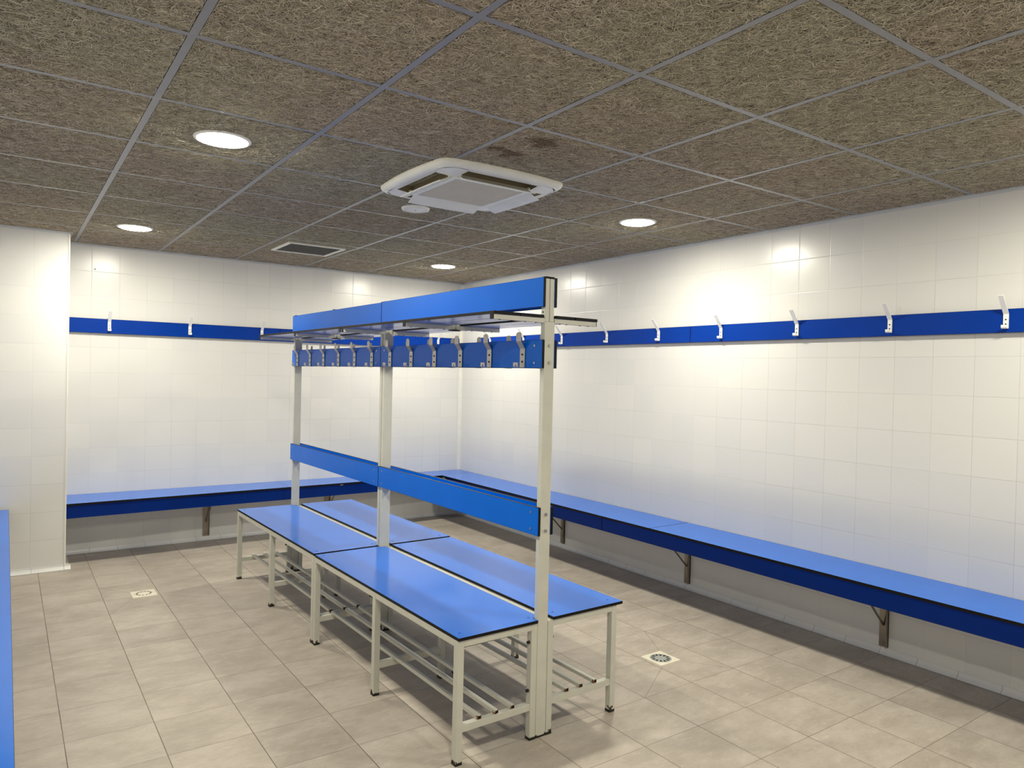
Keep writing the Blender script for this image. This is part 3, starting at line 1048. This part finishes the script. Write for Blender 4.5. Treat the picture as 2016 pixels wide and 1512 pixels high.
def bench_unit(s0, length, legs, hooks, label, dz=0.0, sdz=0.0, trim=0.0):
    u = thing('double_bench', label, 'changing room bench', upos(0, s0), TH_U, 'double benches with racks')
    L = length
    ZB = 0.4875 + sdz
    # --- benches on each side
    for side, (ta, tb) in enumerate(((0.0, 0.380), (0.436, 0.826))):
        b0, b1 = ((0.000, 0.412) if side == 0 else (0.459, 0.856))
        # seat board, notched round the posts
        if side == 0:
            o_pts = [(b0, -0.006), (0.379, -0.006), (0.379, 0.030), (b1, 0.030), (b1, L - 0.034), (0.379, L - 0.034), (0.379, L - 0.004 - trim), (b0, L - 0.004 - trim)]
        else:
            o_pts = [(b0, -0.006), (b1, -0.006), (b1, L - 0.004 - trim), (b0, L - 0.004 - trim)]
        n = len(o_pts)
        v = [(p[0], p[1], ZB - 0.0125) for p in o_pts] + [(p[0], p[1], ZB) for p in o_pts]
        f = [tuple(range(n))[::-1], tuple(range(n, 2 * n))] + [(i, (i + 1) % n, n + (i + 1) % n, n + i) for i in range(n)]
        sb = MB().add(v, f, [0, 0] + [1] * n).build('seat_board', [M_BLUE_SEAT, M_BLACK], u)
        bv = sb.modifiers.new('bevel', 'BEVEL'); bv.width = 0.0009; bv.segments = 2; bv.material = 1; bv.limit_method = 'ANGLE'
        for sy in (0.045, L - 0.05):
            for tx in (b0 + 0.035, b1 - 0.045):
                MB().tube((tx, sy, ZB - 0.001), (tx, sy, ZB + 0.0008), 0.006, 12).build('screw', M_BLUE, sb)
        # legs
        for ls in legs:
            for t0, t1 in ((ta, ta + 0.029), (tb - 0.029, tb)):
                lg = MB().box(t0, t1, ls, ls + 0.029, 0.010, ZB - 0.0125, bev=0.0018).build('leg', M_CREAM_LEG, u)
                MB().box(t0 - 0.0007, t1 + 0.0007, ls - 0.0007, ls + 0.0297, 0.0, 0.0115, bev=0.0015).build('foot_cap', M_RUBBER, lg)
            MB().box(ta + 0.029, tb - 0.029, ls + 0.002, ls + 0.027, 0.122, 0.150, bev=0.0015).build('cross_bar', M_CREAM2, u)
            MB().box(ta + 0.029, tb - 0.029, ls + 0.0005, ls + 0.0285, ZB - 0.0125 - 0.027, ZB - 0.0125, bev=0.0015).build('top_rail', M_CREAM2, u)
        for t0, t1 in ((ta + 0.0005, ta + 0.0285), (tb - 0.0285, tb - 0.0005)):
            for a, b in zip(legs[:-1], legs[1:]):
                MB().box(t0, t1, a + 0.029, b, ZB - 0.0125 - 0.027, ZB - 0.0125, bev=0.0015).build('side_rail', M_CREAM2, u)
        # three rack tubes for shoes
        for tc in ((0.109, 0.190, 0.268) if side == 0 else (0.552, 0.631, 0.712)):
            tb_ = MB().box(-0.009, 0.009, 0.0, L - 0.016, 0.0, 0.0155, bev=0.0015).build('rack_tube', M_RACK, u, loc=(tc, 0.006, 0.150))
            for yy in (0.0, L - 0.016):
                MB().box(-0.0065, 0.0065, yy - 0.0006, yy + 0.0006, 0.003, 0.0125).build('open_end_shade', M_BLACK, tb_)  # black piece paints the shaded hollow of the open tube end
    # --- posts at both ends
    PL, PR = 0.3815, 0.4335
    for ps in (0.0, L - 0.030):
        po = MB().box(PL, PR, ps + 0.0, ps + 0.0255, 0.008, 1.700, bev=0.002).build('post', M_CREAM, u)
        MB().box(PL + 0.001, PR - 0.001, ps + 0.001, ps + 0.0245, 0.0, 0.0085).build('foot_cap', M_RUBBER, po)
        fs = -1 if ps == 0 else 1
        ys_ = ps if ps == 0 else ps + 0.0255
        for z in (0.848, 0.915, 1.534, 1.603):
            MB().tube((0.4075, ys_, z), (0.4075, ys_ + fs * 0.006, z), 0.0068, 6).build('bolt', M_BOLT, po)
        for z in (0.398, 0.201):
            MB().tube((0.352, ps + 0.0145, z), (0.341, ps + 0.0145, z), 0.0065, 8).build('bolt', M_RUBBER, po)
            MB().tube((0.464, ps + 0.0145, z), (0.474, ps + 0.0145, z), 0.0065, 8).build('bolt', M_RUBBER, po)
    # --- three shelf stations: twin uprights and a cross arm
    for ps, endst in ((0.0, True), (L / 2 - 0.015, False), (L - 0.030, True)):
        for (a, b) in ((0.3815, 0.4030), (0.4065, 0.4280)):
            up_ = MB().box(a, b, ps, ps + 0.0255, 1.694 if not endst else 1.7003, 1.875, bev=0.0015).build('upright', M_CREAM2, u)
            MB().box(a, b, ps, ps + 0.0255, 1.875, 1.8835, bev=0.0008).build('end_cap', M_BLACK, up_)
            MB().tube((a - 0.0006, ps + 0.013, 1.735 + 0.004), (a + 0.001, ps + 0.013, 1.735 + 0.004), 0.004, 8).build('screw_hole', M_BLACK, up_)
        if not endst:
            MB().box(0.379, 0.4305, ps - 0.002, ps + 0.0275, 1.6895, 1.6938).build('bottom_cap', M_BLACK, u)
        for (a, b) in ((0.131, 0.3813), (0.4337 if endst else 0.4282, 0.6625)):
            arm = MB().box(a, b, ps + 0.0005, ps + 0.0235, 1.6955, 1.7145, bev=0.0012).build('shelf_arm', M_CREAM2, u)
            e = a if a < 0.3 else b
            d = -0.003 if a < 0.3 else 0.003
            MB().box(min(e, e + d), max(e, e + d), ps + 0.0005, ps + 0.0235, 1.6955, 1.7145).build('end_cap', M_BLACK, arm)
            for tt in ((0.165, 0.225, 0.290, 0.345) if a < 0.3 else (0.470, 0.505, 0.580, 0.625)):
                MB().tube((tt, ps + 0.012, 1.6957), (tt, ps + 0.012, 1.6935), 0.0045, 8).build('screw', M_RUBBER, arm)
    for a, b in ((0.128, 0.2545), (0.2585, 0.3740), (0.4400, 0.5395), (0.5435, 0.6660)):
        board('shelf_board', a, b, -0.004, L - 0.003, 1.7147, 1.7270, M_BLUE_SHELF, u, 2)
    # --- upright boards
    def scr(parent, tx, d, zs):
        for sy in (0.047, L - 0.050):
            for z in zs:
                MB().tube((tx, sy, z), (tx + d * 0.0022, sy, z), 0.0050, 12).build('screw', M_BOLT, parent)
    for (tx, d) in ((0.3690, -1), (0.4460, 1)):
        t0, t1 = (tx, tx + 0.0120) if d < 0 else (tx - 0.0120, tx)
        bk = board('backrest_board', t0, t1, -0.003, L - 0.003, 0.8260 + dz, 0.9420 + dz, M_BLUE, u, 0)
        scr(bk, tx, d, (0.850 + dz, 0.918 + dz))
        hb = board('hook_board', t0, t1, -0.003, L - 0.003, 1.5110, 1.6265, M_BLUE, u, 0)
        scr(hb, tx, d, (1.532, 1.603))
        for hs_ in hooks:
            h = MB()
            h.strap([(0.002, 1.5135), (0.002, 1.592), (0.023, 1.6215), (0.0235, 1.650)], -0.0170, 0.0170, 0.0022)
            h.strap([(0.002, 1.5135), (0.032, 1.5115), (0.0365, 1.5165), (0.0365, 1.533)], -0.0165, -0.0035, 0.0020)
            h.strap([(0.002, 1.5135), (0.032, 1.5115), (0.0365, 1.5165), (0.0365, 1.533)], 0.0035, 0.0165, 0.0020)
            h.strap([(0.0365, 1.5245), (0.0365, 1.533)], -0.0165, 0.0165, 0.0020)
            # rounded lip on the upper tip
            n = 8
            pts_ = [(0.0170 * math.cos(math.pi * i / n), 1.650 + 0.010 * math.sin(math.pi * i / n)) for i in range(n + 1)]
            v = [(p[0], 0.0235, p[1]) for p in pts_] + [(p[0], 0.0257, p[1]) for p in pts_]
            m_ = n + 1
            f = [tuple(range(m_)), tuple(range(m_, 2 * m_))[::-1]] + [(i, (i + 1) % m_, m_ + (i + 1) % m_, m_ + i) for i in range(m_)]
            h.add(v, f)
            h.xform(lambda w, o_, z: (tx + d * o_, hs_ + w, z))
            ho = h.build('coat_hook', M_STEEL, u)
            for z in (1.537, 1.567):
                MB().tube((tx + d * 0.004, hs_, z), (tx + d * 0.0062, hs_, z), 0.0042, 10).build('screw', M_DARKGAP, ho)
    for (t0, t1) in ((0.3690, 0.3812), (0.4285, 0.4405)):
        board('top_board', t0, t1, -0.003, L - 0.003, 1.7570 + dz, 1.8770 + dz, M_BLUE, u, 0)
    return u


bench_unit(0.0, 1.476, [0.0, 0.712, 1.446], [0.125, 0.371, 0.615, 0.859, 1.103, 1.350],
           'near blue double bench with hook boards and shelves, nearest the camera', 0.003, 0.0, 0.012)
bench_unit(1.480, 1.470, [0.0, 0.725, 1.438], [0.105, 0.349, 0.597, 0.849, 1.097, 1.345],
           'far blue double bench with hook boards and shelves, behind the near one', 0.0, 0.003)
